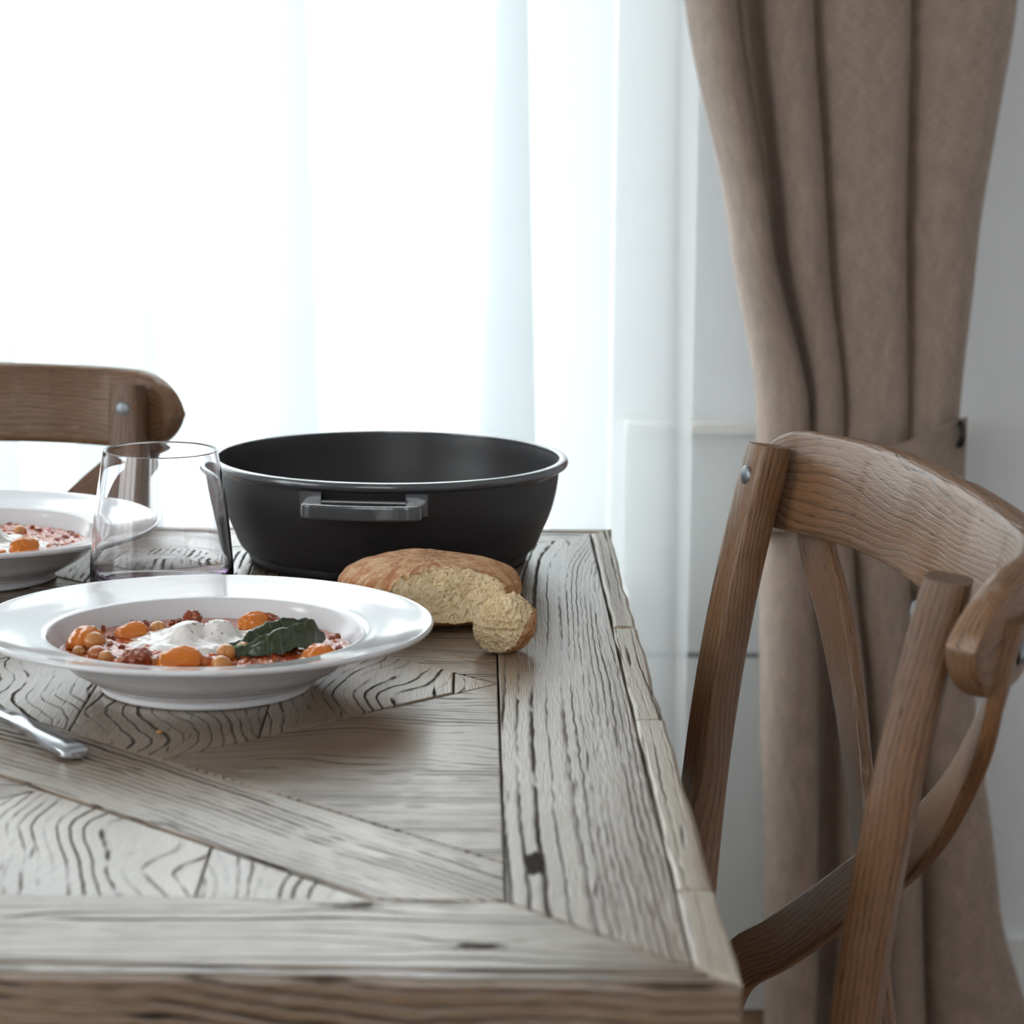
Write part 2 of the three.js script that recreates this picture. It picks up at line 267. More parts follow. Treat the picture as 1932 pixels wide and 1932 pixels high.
{
  // rows: height, then the x of left edge, dark fold, its end, two creases, right edge
  const rows = [[2.47, -0.02, 0.14, 0.19, 0.36, 0.55, 0.74], [1.8, 0.1, 0.215, 0.25, 0.365, 0.515, 0.69], [1.21, 0.242, 0.296, 0.322, 0.384, 0.495, 0.615], [0.94, 0.3, 0.342, 0.355, 0.408, 0.499, 0.581], [0.755, 0.335, 0.39, 0.396, 0.431, 0.507, 0.567],
    [0.69, 0.338, 0.394, 0.4, 0.433, 0.507, 0.566], [0.56, 0.345, 0.402, 0.416, 0.45, 0.515, 0.58], [0.41, 0.35, 0.413, 0.432, 0.47, 0.53, 0.599], [0.15, 0.362, 0.42, 0.44, 0.5, 0.545, 0.64], [0.012, 0.368, 0.425, 0.445, 0.51, 0.56, 0.71]];
  for (const q of rows.slice(1)) { q[0] = q === rows[rows.length - 1] ? 0.012 : Math.max(0.1, 1.152 - (1.152 - q[0]) * 0.918); for (let j = 1; j < 7; j++) q[j] *= 0.918; } for (let j = 1; j < 7; j++) rows[0][j] *= 0.918;
  const at = (y) => { let i = 0; while (i < rows.length - 2 && y < rows[i + 1][0]) i++; const t = clamp((rows[i][0] - y) / (rows[i][0] - rows[i + 1][0]), 0, 1), s = t * t * (3 - 2 * t) * 0.4 + t * 0.6; return rows[i].slice(1).map((a, j) => lerp(a, rows[i + 1][j + 1], s)); };
  const depth = [0.045, -1, 0.035, 0.04, 0.042], seg = 18;
  const f = (u, v) => {
    const y = lerp(2.47, 0.012, v), k = at(y), q = Math.min(u * 5, 4.9999), p = Math.floor(q), t = q - p, tie = Math.exp(-(((y - 0.735) / 0.15) ** 2));
    const ease = p === 1 ? t : 0.5 - 0.5 * Math.cos(Math.PI * (0.12 + 0.76 * t)), e0 = 0.5 - 0.5 * Math.cos(Math.PI * 0.12), X = lerp(k[p], k[p + 1], p === 1 ? t : (ease - e0) / (1 - 2 * e0));
    let z = p === 1 ? -0.03 - 0.02 * Math.sin(Math.PI * t) : -0.03 + depth[p] * Math.pow(Math.sin(Math.PI * clamp(t, 0.0, 1)), 0.55) * 1.5;
    z *= 1 - 0.45 * tie; z += 0.004 * noise2(X * 26, y * 9) + 0.0035 * tie * noise2(X * 60, y * 40) - (p === 0 ? 0.05 * (1 - t) * (1 - t) : 0);
    return V(X, y, -2.78 + z);
  };
  const c = thing('drape', 'taupe linen curtain in deep folds, gathered at the middle, beside the sheer', 'curtain');
  part('cloth', surface(f, 5 * seg, 160, 1.2, 2.46), M.linen, c);
  const rod = new THREE.CylinderGeometry(0.014, 0.014, 1.2, 16); rod.rotateZ(Math.PI / 2); rod.translate(0.45, 2.49, -2.8); part('rail', rod, M.frameWhite, c);
  const t = thing('curtain_tieback', 'taupe cloth tieback band wrapped round the waist of the linen curtain', 'tieback', [0.415, 0.708, -2.785]);
  const band = [], N = 72;
  for (let i = 0; i <= N; i++) {
    const a = i / N * Math.PI * 2, rx = 0.1085, rz = 0.05, up = 0.028 * Math.cos(a) + 0.004 * Math.sin(3 * a), h = 0.036;
    band.push([[0.003, -h], [0.003, h], [-0.0, h], [-0.0, -h]].map(([d, y]) => V((rx + d) * Math.cos(a), y + up, (rz + d) * Math.sin(a))));
  }
  part('band', loft(band, 0.7, false), M.linen, t);
  const hook = new THREE.TorusGeometry(0.012, 0.0035, 10, 24); hook.rotateY(Math.PI / 2); hook.translate(0.1, 0.05, 0.026); part('hook', hook, M.black, t);
  const knob = new THREE.SphereGeometry(0.011, 20, 14); knob.translate(-0.113, 0.0, 0.02); part('knob', knob, M.black, t);
}

// ---------------------------------------------------------------- table
const TT = 0.76;
{
  const t = thing('dining_table', 'rustic dining table of weathered grey-brown planks laid in a diamond parquet pattern', 'table');
  const r = rng(12), gap = 0.00045, skew = 0.035, XR = 0.118, XI = 0.018, ZN = -1.187, ZFAR = -2.056, ZE = -1.077, ZO = -2.168;
  // half-planes [nx, nz, d] keep nx*x + nz*z <= d
  const clip = (planes) => {
    let poly = [[-3, -4], [1, -4], [1, 0], [-3, 0]];
    for (const [a, b, d0] of planes) {
      const L = Math.hypot(a, b), d = d0 / L - gap, nx = a / L, nz = b / L, out = [];
      poly.forEach((p, i) => { const q = poly[(i + 1) % poly.length], dp = nx * p[0] + nz * p[1] - d, dq = nx * q[0] + nz * q[1] - d; if (dp <= 0) out.push(p); if ((dp < 0 && dq > 0) || (dp > 0 && dq < 0)) { const s = dp / (dp - dq); out.push([lerp(p[0], q[0], s), lerp(p[1], q[1], s)]); } });
      poly = out; if (poly.length < 3) return null;
    }
    return poly;
  };
  const area = (p) => Math.abs(p.reduce((s, a, i) => { const b = p[(i + 1) % p.length]; return s + a[0] * b[1] - b[0] * a[1]; }, 0)) / 2;
  const board = (name, planes, grain, m, o = {}) => {
    const poly = clip(planes); if (!poly || area(poly) < 2e-5) return null;
    const pts = [], wob = o.wobble ?? 0.0004;
    poly.forEach((p, i) => { const q = poly[(i + 1) % poly.length], L = Math.hypot(q[0] - p[0], q[1] - p[1]), n = Math.max(1, Math.round(L / 0.035)), nx = (q[1] - p[1]) / (L || 1), nz = -(q[0] - p[0]) / (L || 1);
      if (L < 1e-5) return; for (let k = 0; k < n; k++) { const s = k / n, w = k ? wob * noise2((p[0] + s * (q[0] - p[0])) * 30 + i * 3.1, (p[1] + s * (q[1] - p[1])) * 30) : 0; pts.push(new THREE.Vector2(lerp(p[0], q[0], s) + nx * w, -(lerp(p[1], q[1], s) + nz * w))); } });
    const bevel = o.bevel ?? 0.0008, thick = o.thick ?? 0.024;
    const g = new THREE.ExtrudeGeometry(new THREE.Shape(pts), { depth: thick - 2 * bevel, bevelEnabled: true, bevelThickness: bevel, bevelSize: bevel, bevelOffset: -bevel, bevelSegments: 2 });
    g.rotateX(-Math.PI / 2); g.translate(0, TT - thick + bevel + (o.lift ?? (r() - 0.6) * 0.0018), 0);
    const P = g.attributes.position, uv = g.attributes.uv, [gx, gz] = grain, ou = o.u ?? r() * 3, ov = o.v ?? r() * 3;
    for (let i = 0; i < P.count; i++) uv.setXY(i, P.getX(i) * gx + P.getZ(i) * gz + ou, P.getX(i) * -gz + P.getZ(i) * gx + (P.getY(i) - TT) + ov);
    return part(name, g, m, t);
  };
  const pick = () => (r() < 0.5 ? M.elm : M.elmB)[Math.floor(r() * 3)];
  const frontLine = [0, 1, 0];                                             // replaced per panel: z <= ZN - skew * (XI - x)
  const panel = (xl, xr) => {
    const cx = (xl + xr) / 2, cz = (ZN + ZFAR) / 2, h = (xr - xl) / 2, fr = [-skew, 1, ZN - skew * XI];
    const edges = [[1, 0, xr], [-1, 0, -xl], [0, -1, -ZFAR], fr];
    const bw = 0.0585;                                                     // half width of a diagonal beam, measured along an axis
    // in the frame of one side: e = outward axis, s = sideways axis
    for (let k = 0; k < 4; k++) {
      const ex = [1, 0, -1, 0][k], ez = [0, 1, 0, -1][k], sx = -ez, sz = ex;
      const pl = (a, b, d) => [a * ex + b * sx, a * ez + b * sz, d + (a * ex + b * sx) * cx + (a * ez + b * sz) * cz];   // a*e + b*s <= d
      const wedge = [pl(-1, 1, -bw), pl(-1, -1, -bw), ...edges];           // between the two beams
      const dia = [pl(1, 1, h), pl(1, -1, h)];                             // the diamond whose tip meets the frame
      const along = [sx, sz], out = [ex, ez];
      const cuts = k === 0 ? [-0.01, -0.121, -0.232].map((x) => x - cx) : [h - 0.03, h - 0.15, h - 0.27];
      let hi = 9; for (const c of [...cuts, -9]) { board('plank', [...wedge, ...dia, pl(1, 0, hi), pl(-1, 0, -c)], along, k === 0 ? M.elm[2 * (c > 0.3 ? 0 : 1)] : pick()); hi = c; }
      for (const sd of [1, -1]) {
        const seams = k === 0 ? (sd === 1 ? [0.066, 0.205] : [0.06, 0.2]) : k === 1 ? [0.13, 0.29] : [0.1, 0.25];
        let lo = 0; for (const c of [...seams, 9]) { board('plank', [...wedge, pl(-1, -sd, -h), pl(0, -sd, -lo), pl(0, sd, c)], out, k === 0 && sd === 1 ? [M.elm[0], M.elmB[0], M.elmB[1]][seams.indexOf(c) < 0 ? 2 : seams.indexOf(c)] : pick()); lo = c; }
      }
    }
    // two diagonal beams: one runs through, the other is cut in two by it
    const q = (a, b, d) => [a, b, d + a * cx + b * cz];
    board('beam', [q(1, -1, bw), q(-1, 1, bw), ...edges], [0.7071, 0.7071], M.elm[1], { lift: 0.0004, v: 0.07 });
    for (const s of [1, -1]) board('beam', [q(1, 1, bw), q(-1, -1, bw), q(s, -s, -bw), ...edges], [0.7071, -0.7071], M.elm[0], { lift: 0.0002 });
  };
  const XM = XI - 0.871, XC = XM - 0.1, XE = XC - 0.871, XL = XE - 0.1;
  panel(XM, XI); panel(XE, XC);
  // frame: mitred boards with a thin edge strip outside
  const mitreN = [0.11, -0.1, 0.11 * XI - 0.1 * ZN], flip = (p) => p.map((a) => -a);        // through (XI, ZN) and (XR, ZE)
  const mitreF = [-0.112, -0.1, -0.112 * XI - 0.1 * ZFAR];
  const frontSkew = (z) => [-skew, 1, z - skew * XR], XS = 0.098;
  board('frame_board', [[1, 0, XS], [-1, 0, -XI], flip(mitreN), [0, 1, -1.0], [0, -1, 2.15]].slice(0, 2).concat([[0.11, 0.1, 99], [-0.11, 0.1, -0.11 * XI + 0.1 * ZN], [-0.112, -0.1, -0.112 * XI - 0.1 * ZFAR]]).map((p, i) => (i === 3 ? [-0.11, 0.1, -0.11 * XI + 0.1 * ZN] : p)), [0, -1], M.frame, { u: -1.08, v: -XI, lift: 0.0003 });
  const strips = [[-1.0, -1.205, 0.0005, 0], [-1.206, -1.531, 0.0003, -0.0008], [-1.532, -1.787, -0.0004, -0.002], [-1.788, -2.3, 0.0002, -0.003]];
  for (const [za, zb, lift, dx] of strips) board('edge_strip', [[1, 0, XR + dx], [-1, 0, -XS], [0, 1, za], [0, -1, -zb], [-0.11, 0.1, -0.11 * XI + 0.1 * ZN], [-0.112, -0.1, -0.112 * XI - 0.1 * ZFAR]], [0, -1], M.edge, { thick: 0.055, lift, wobble: 0.0022, bevel: 0.0025 });
  for (const m of [1]) {
    board('frame_board', [[0.11, -0.1, 0.11 * XI - 0.1 * ZN], frontSkew(ZE - 0.014), [skew, -1, -(ZN - skew * XI)], [-1, 0, -XC + 0.05]], [-1, 0], M.front, { u: 0.118, v: 0, lift: 0.0002 });
    board('edge_strip', [[0.11, -0.1, 0.11 * XI - 0.1 * ZN], frontSkew(ZE), [skew, -1, -(ZE - 0.014 - skew * XR)], [-1, 0, -XC + 0.05]], [1, 0], M.elmB[1], { thick: 0.06, lift: -0.0002, wobble: 0.0016, bevel: 0.003 });
    board('frame_board', [frontSkew(ZE - 0.014), [skew, -1, -(ZN - skew * XI)], [1, 0, XC - 0.05], [-1, 0, -XL]], [-1, 0], M.front, { u: 0.7, v: 0 });
    board('edge_strip', [frontSkew(ZE), [skew, -1, -(ZE - 0.014 - skew * XR)], [1, 0, XC - 0.05], [-1, 0, -XL]], [1, 0], M.edge, { thick: 0.06 });
  }
  board('frame_board', [[0.112, 0.1, 0.112 * XI + 0.1 * ZFAR], [0, -1, -(ZO + 0.012)], [0, 1, ZFAR], [-1, 0, -XC + 0.05]], [1, 0], M.front, { u: 0.5 });
  board('frame_board', [[0, -1, -(ZO + 0.012)], [0, 1, ZFAR], [1, 0, XC - 0.05], [-1, 0, -XL]], [1, 0], M.front, { u: 0.2 });
  board('edge_strip', [[0.112, 0.1, 0.112 * XI + 0.1 * ZFAR], [0, -1, -ZO], [0, 1, ZO + 0.012], [-1, 0, -XL]], [1, 0], M.edge, { thick: 0.055 });
  board('frame_board', [[1, 0, XM], [-1, 0, -XC], [-skew, 1, ZN - skew * XI], [0, -1, -ZFAR]], [0, 1], M.frame, { v: 0.3 });
  board('frame_board', [[1, 0, XE], [-1, 0, -XL], [-skew, 1, ZN - skew * XI], [0, -1, -ZFAR]], [0, 1], M.frame, { v: 0.3 });
  part('core_panel', box(XR - XL - 0.05, 0.03, ZE - ZO - 0.13, (XR + XL) / 2, TT - 0.0395, (ZE - 0.09 + ZO + 0.02) / 2), M.under, t);
  const legs = [[0.045, -1.2], [0.045, -2.1], [XL + 0.07, -1.26], [XL + 0.07, -2.1]];
  for (const [x, z] of legs) { const g = []; for (const y of [0, 0.004, 0.66, 0.7]) g.push(roundRect(0.085, 0.085, 0.006).map(([a, b]) => V(x + a * (y < 0.003 ? 0.94 : 1), y, z + b * (y < 0.003 ? 0.94 : 1)))); part('leg', loft(g.reverse()), M.under, t); }
  part('apron', box(XR - XL - 0.2, 0.08, 0.025, (XR + XL) / 2, 0.662, -1.225), M.under, t); part('apron', box(XR - XL - 0.2, 0.08, 0.025, (XR + XL) / 2, 0.662, -2.1), M.under, t);
  part('apron', box(0.025, 0.08, 0.8, 0.045, 0.662, -1.65), M.under, t); part('apron', box(0.025, 0.08, 0.8, XL + 0.07, 0.662, -1.65), M.under, t);
  nameParts(t);
}

// ---------------------------------------------------------------- chairs (local: faces -x, width along z)
function chair(label, pos, turn, size = 1) {
  const c = thing('dining_chair', label, 'chair', pos, turn);
  const lean = [[0, 0.012], [0.15, -0.022], [0.3, -0.042], [0.46, -0.052], [0.55, -0.048], [0.642, -0.041], [0.714, -0.0325], [0.77, -0.0235], [0.8256, -0.0125], [0.88, 0]];
  const leanAt = (h) => { const curve = lean; let i = 0; while (i < curve.length - 2 && h > curve[i + 1][0]) i++; const t = (h - curve[i][0]) / (curve[i + 1][0] - curve[i][0]); const m = (k) => { const a = curve[Math.max(0, k - 1)], b = curve[Math.min(curve.length - 1, k + 1)]; return (b[1] - a[1]) / (b[0] - a[0]); }; const d = curve[i + 1][0] - curve[i][0], t2 = t * t, t3 = t2 * t; return (2 * t3 - 3 * t2 + 1) * curve[i][1] + (t3 - 2 * t2 + t) * d * m(i) + (3 * t2 - 2 * t3) * curve[i + 1][1] + (t3 - t2) * d * m(i + 1); };
  const HW = 0.236, railC = (z) => { return z > 0 ? 0.008 + 0.057 * (1 - Math.pow(z / 0.265, 4.5)) + 0.012 * z : 0.018 + 0.045 * (1 - Math.pow(Math.abs(z) / 0.25, 3)); };
  for (const s of [1, -1]) {
    const rings = [], tw = s > 0 ? 0.42 : -0.3;
    for (let i = 0; i <= 44; i++) {
      const h = i / 44 * 0.88, zz = s * (HW - 0.03 * (1 - h / 0.88) * (1 - h / 0.88)), k = i === 44 ? 0.9 : i === 0 ? 0.92 : 1, hh = i === 44 ? 0.8805 : h, grow = 1 + 0.12 * sstep(h, 0.4, 0.75) * 0;
      rings.push(roundRect(0.026, 0.03, 0.006).map(([a, b]) => V(leanAt(h) + k * grow * (a * Math.cos(tw) - b * Math.sin(tw)) + (i === 44 ? 0.0 : 0), hh - (i >= 43 ? a * 0.12 : 0), zz + k * grow * (a * Math.sin(tw) + b * Math.cos(tw)))));
    }
    const p = part('rear_post', loft(rings.map((q) => q.slice().reverse()), 0.6, true, s * 0.13, s * 0.02), s > 0 ? M.oak2 : M.oak, c);
    const b = new THREE.SphereGeometry(0.0072, 24, 16); b.scale(s > 0 ? 0.3 : 0.42, 1, 1); b.rotateY(-tw); b.translate(leanAt(0.86) - 0.0128 * Math.cos(tw), 0.86, s * HW - 0.0128 * Math.sin(tw)); part('bolt', b, M.bolt, p);
  }
  // curved top rail behind the posts, round ended
  {
    const rings = [], L = 0.28, R = 0.035, n = 72;
    for (let i = 0; i <= n; i++) {
      const e = Math.sin((i / n - 0.5) * Math.PI), z = L * e, d = Math.abs(z) - (L - R), k = d > 0 ? Math.sqrt(Math.max(0.0009, 1 - (d / R) ** 2)) : 1;
      const dz = 0.002, sl = (railC(z + dz) - railC(z - dz)) / (2 * dz), nl = Math.hypot(1, sl), tx = 1 / nl, tz = -sl / nl;
      rings.push(roundRect(0.019, 0.07 * k, Math.min(0.006, 0.033 * k)).map(([a, b]) => V(railC(z) + a * tx + b * 0.2 , 0.853 + b + 0.006 * (1 - (z / L) ** 2), z + a * tz)));
    }
    part('top_rail', loft(rings, 0.6, true, 0.1, 0.03), M.oak, c);
  }
  // two crossed back straps
  const strap = (pts, name) => {
    const cv = new THREE.CatmullRomCurve3(pts.map((p) => V(...p))), rings = [], n = 40;
    for (let i = 0; i <= n; i++) {
      const p = cv.getPoint(i / n), tan = cv.getTangent(i / n), face = V(1, 0, 1.9 * p.z).normalize(), side = face.addScaledVector(tan, -tan.dot(face)).normalize();
      const out = side, wide = V(0, 0, 0).crossVectors(tan, out).normalize();
      rings.push(roundRect(0.0095, 0.038, 0.003, 3).map(([a, b]) => p.clone().addScaledVector(out, a).addScaledVector(wide, b)));
    }
    return part('back_strap', loft(rings, 0.6, true, 0.2, 0.05), M.oak2, c);
  };
  const A = strap([[0.034, 0.865, 0.252], [0.0265, 0.815, 0.243], [0.028, 0.772, 0.2], [0.027, 0.728, 0.15], [0.022, 0.68, 0.08], [0.012, 0.632, 0], [0.004, 0.585, -0.08], [-0.004, 0.545, -0.15], [-0.02, 0.51, -0.2], [-0.03, 0.475, -0.212]]);
  const B = strap([[0.034, 0.865, -0.25], [0.0355, 0.812, -0.235], [0.039, 0.775, -0.195], [0.04, 0.733, -0.15], [0.034, 0.68, -0.08], [0.0235, 0.632, 0], [0.013, 0.585, 0.08], [0.004, 0.545, 0.15], [-0.015, 0.51, 0.2], [-0.028, 0.475, 0.212]]);
  for (const [o, s] of [[A, 1], [B, -1]]) for (const y of [0.842, 0.862]) { const b = new THREE.CylinderGeometry(0.0055, 0.0065, 0.004, 14); b.rotateZ(-Math.PI / 2); b.translate(0.0405 - (0.865 - y) * 0.15, y, s * 0.247); part('screw', b, M.bolt, o); }
  // seat, front legs, stretchers
  const sh = new THREE.Shape(); const S = [[-0.03, -0.2], [-0.43, -0.225], [-0.47, -0.19], [-0.48, 0], [-0.47, 0.19], [-0.43, 0.225], [-0.03, 0.2]]; S.forEach(([x, z], i) => (i ? sh.lineTo(x, z) : sh.moveTo(x, z)));
  const sg = new THREE.ExtrudeGeometry(sh, { depth: 0.02, bevelEnabled: true, bevelThickness: 0.005, bevelSize: 0.005, bevelSegments: 3 }); sg.rotateX(-Math.PI / 2); sg.translate(0, 0.455, 0); part('seat', sg, M.oak, c);
  for (const s of [1, -1]) { const g = []; for (const [y, r] of [[0.455, 0.019], [0.3, 0.018], [0, 0.013]]) g.push(roundRect(r * 2, r * 2, r * 0.7).map(([a, b]) => V(-0.43 + a, y, s * 0.195 + b))); part('front_leg', loft(g), M.oak2, c); }
  for (const s of [1, -1]) { const g = new THREE.CylinderGeometry(0.009, 0.009, 0.39, 12); g.rotateZ(Math.PI / 2); g.translate(-0.235, 0.2, s * 0.2); part('stretcher', g, M.oak2, c); }
  c.scale.setScalar(size); nameParts(c); return c;
}
chair('brown oak cross-back chair at the right, its curved back along the short table end', [0.2305, 0, -1.6], 0.0912);
chair('brown oak cross-back chair at the far left behind the table, standing before the sheer', [-0.528, 0, -2.262], Math.PI / 2 + 0.15, 0.978);

// ---------------------------------------------------------------- plates and their stew
const plateProfile = [[0, 0.0058], [0.052, 0.0058], [0.057, 0.0012], [0.062, 0], [0.0655, 0.0014], [0.0668, 0.006], [0.076, 0.0108], [0.0875, 0.019], [0.0965, 0.0278], [0.1005, 0.0318], [0.106, 0.0331], [0.124, 0.0354], [0.1385, 0.0388], [0.1408, 0.0402], [0.1412, 0.0416], [0.1402, 0.0426], [0.138, 0.0426], [0.124, 0.0396], [0.108, 0.037], [0.1, 0.0358], [0.0972, 0.0342], [0.0945, 0.029], [0.0885, 0.0195], [0.078, 0.0125], [0.06, 0.0098], [0, 0.0095]];
const plate = (label, x, z) => {
  const t = thing('soup_plate', label, 'plate', [x, TT, z]);
  const cv = []; plateProfile.forEach((p) => cv.push(new THREE.Vector2(...p)));
  part('porcelain', new THREE.LatheGeometry(new THREE.SplineCurve(cv).getPoints(150), 160), M.white, t); return t;
};
const PX = -0.1637, PZ = -1.607, QX = -0.374, QZ = -1.945, SOUP = TT + 0.0245;
plate('white wide-rimmed soup plate of stew nearest the camera, in front of the tumbler', PX, PZ);
plate('white wide-rimmed soup plate of stew behind the tumbler, cut off by the left edge', QX, QZ);
const stewTex = texPair(512, 512, 0.2, 0.2, (u, v) => { const a = noise2(u * 60, v * 60, 12, 12, 4), b = noise2(u * 200, v * 200, 40, 40, 8), c = noise2(u * 500, v * 500, 100, 100, 15); const t = clamp(0.5 + 0.7 * a + 0.4 * b, 0, 1); const col = mix3([206, 96, 30], [190, 80, 38], t); const k = 1 + 0.12 * c; return [col[0] * k, col[1] * k, col[2] * k, 0.5 + 0.3 * b + 0.2 * c]; });
M.broth = new THREE.MeshPhysicalMaterial({ map: stewTex.map, bumpMap: stewTex.bump, bumpScale: 0.0005, roughness: 0.22, clearcoat: 0.6, clearcoatRoughness: 0.08 });
M.chickSauce = plain('#b9652d', 0.3, { clearcoat: 0.6 }); M.chick = plain('#d08c4c', 0.32, { clearcoat: 0.5 }); M.squash = plain('#dd7a1c', 0.28, { clearcoat: 0.6 }); M.mince = plain('#96482a', 0.4, { clearcoat: 0.4 });
M.egg = plain('#ffffff', 0.22, { clearcoat: 0.6, clearcoatRoughness: 0.1 }); M.yolk = plain('#efd9cb', 0.22, { clearcoat: 0.6 });
M.pepper = plain('#8a3a22', 0.7);
const eggTex = texPair(256, 256, 1, 1, (u, v) => { const n = noise2(u * 12, v * 12, 12, 12, 6); return [249 + 5 * n, 243 + 7 * n, 238 + 9 * n, 0.5 + 0.5 * noise2(u * 24, v * 24, 24, 24, 3)]; });
M.egg.map = eggTex.map; M.egg.bumpMap = eggTex.bump; M.egg.bumpScale = 0.0002;
const leafTex = texPair(512, 512, 1, 1, (u, v) => { const vein = 1 - sstep(Math.abs(((u * 7 + 1.2 * Math.abs(v - 0.5)) % 1) - 0.5), 0.02, 0.09), n = noise2(u * 14, v * 14, 14, 14, 2), mid = 1 - sstep(Math.abs(v - 0.5), 0.015, 0.04); const col = mix3(mix3([28, 42, 18], [64, 76, 32], clamp(0.4 + 0.6 * n, 0, 1)), [120, 122, 70], 0.5 * Math.max(vein * 0.5, mid)); return [...col, 0.6 + 0.3 * n - 0.3 * vein]; });
M.leaf = new THREE.MeshPhysicalMaterial({ map: leafTex.map, bumpMap: leafTex.bump, bumpScale: 0.0012, roughness: 0.3, clearcoat: 0.5, clearcoatRoughness: 0.2, side: THREE.DoubleSide });
function lump(seed, rx, ry, rz, rough = 0.15, det = 5) {
  const g = new THREE.IcosahedronGeometry(1, det), P = g.attributes.position;
  for (let i = 0; i < P.count; i++) { const x = P.getX(i), y = P.getY(i), z = P.getZ(i), k = 1 + rough * noise3(x * 1.3 + seed * 3.7, y * 1.3 + seed, z * 1.3) + rough * 0.4 * noise3(x * 4 + seed, y * 4, z * 4 + seed); P.setXYZ(i, x * rx * k, y * ry * k, z * rz * k); }
  g.deleteAttribute('uv'); g.deleteAttribute('normal'); const q = toCreasedNormals(g, 1.2); return q;
}
function disc(r, h, seed) {   // thick lumpy sauce in front, thin oily broth at the back
  return surface((u, v) => { const a = v * Math.PI * 2, R = r * u, x = R * Math.cos(a), z = -R * Math.sin(a), thick = sstep(noise2(x * 26 + seed, z * 26) + z * 14, -0.5, 0.25) * (1 - sstep(u, 0.93, 1)); return V(x, h + thick * (0.0012 + 0.0018 * noise2(x * 150 + seed, z * 150) + 0.0011 * noise2(x * 380, z * 380 + seed)), z); }, 110, 260, 1, 1, true);
}
function flatUV(g) { const P = g.attributes.position, uv = new Float32Array(P.count * 2); for (let i = 0; i < P.count; i++) { uv[2 * i] = P.getX(i); uv[2 * i + 1] = P.getZ(i); } g.setAttribute('uv', new THREE.BufferAttribute(uv, 2)); return g; }
// chickpea with its beak
const chickGeo = (() => { const g = new THREE.IcosahedronGeometry(0.0058, 4), P = g.attributes.position; for (let i = 0; i < P.count; i++) { const v = V(P.getX(i), P.getY(i), P.getZ(i)), d = v.clone().normalize(); const beak = Math.max(0, d.x) ** 10 * 0.3, cleft = -0.1 * Math.exp(-((d.z / 0.16) ** 2)) * Math.max(0, -d.x + 0.2); v.multiplyScalar(1 + beak + cleft); P.setXYZ(i, v.x, v.y * 0.92, v.z); } g.deleteAttribute('uv'); g.deleteAttribute('normal'); return toCreasedNormals(g, 1.3); })();
const squashGeo = [lump(3, 0.0125, 0.0065, 0.0085, 0.17), lump(8, 0.0095, 0.006, 0.008, 0.18), lump(14, 0.008, 0.0065, 0.007, 0.17)];
const minceGeo = [lump(21, 0.0042, 0.0034, 0.0038, 0.5, 4), lump(26, 0.0034, 0.003, 0.004, 0.5, 4)];
function stew(cx, cz, where, turn, seed) {
  const R = rng(seed);
  const s = thing('stew', `orange-brown tomato stew filling the ${where}`, 'stew', [cx, SOUP, cz], turn);
  part('broth', flatUV(disc(0.0905, -0.0008, seed)), M.broth, s);
  // mince and crumbs of sauce nobody could count
  const bits = []; for (let i = 0; i < 170; i++) { const a = R() * 6.283, q = Math.sqrt(R()) * 0.087, x = q * Math.cos(a), z = q * Math.sin(a); if (noise2(x * 38 + seed, z * 38) < -0.05 && z < 0.02) continue; const g = minceGeo[i % 2].clone(); g.scale(0.3 + R() * 0.6, 0.3 + R() * 0.5, 0.3 + R() * 0.6); g.rotateY(R() * 6); g.translate(x, 0.0002, z); bits.push(g); }
  const b = part('mince', mergeGeometries(bits), M.mince, s); b.userData.kind = 'stuff'; b.userData.label = 'bits of red-brown mince floating in the sauce';
  return s;
}
function food(geo, m, name, label, cat, group, list) {
  let first, n = 0; for (const [x, z, k, turn, dy = 0, tilt = 0] of list) { const o = first ? copyOf(first, label, group) : tag(part(name, geo, m, scene), label, cat, group); o.position.set(x, SOUP + dy - 0.0008, z); o.rotation.set(tilt, turn, tilt * 0.6); o.scale.setScalar(k); const sauced = n++ % 3 === 1; if (group && sauced) o.material = M.chickSauce; first ??= o; if (group) { const fx = z < QZ + 0.1 ? QX : PX, fz = fx === QX ? QZ : PZ, dx = x - fx, dz = z - fz; o.userData.label = `${k > 0.88 ? 'large' : 'small'} ${sauced ? 'red-brown sauce-coated' : 'pale tan'} chickpea ${Math.hypot(dx, dz) > 0.07 ? 'by the rim' : 'further in'} at the ${dz > 0.018 ? 'front' : dz < -0.018 ? 'back' : 'middle'} ${dx > 0.02 ? 'right' : dx < -0.02 ? 'left' : 'centre'} of the ${fx === PX ? 'near' : 'far'} plate`; } }
}
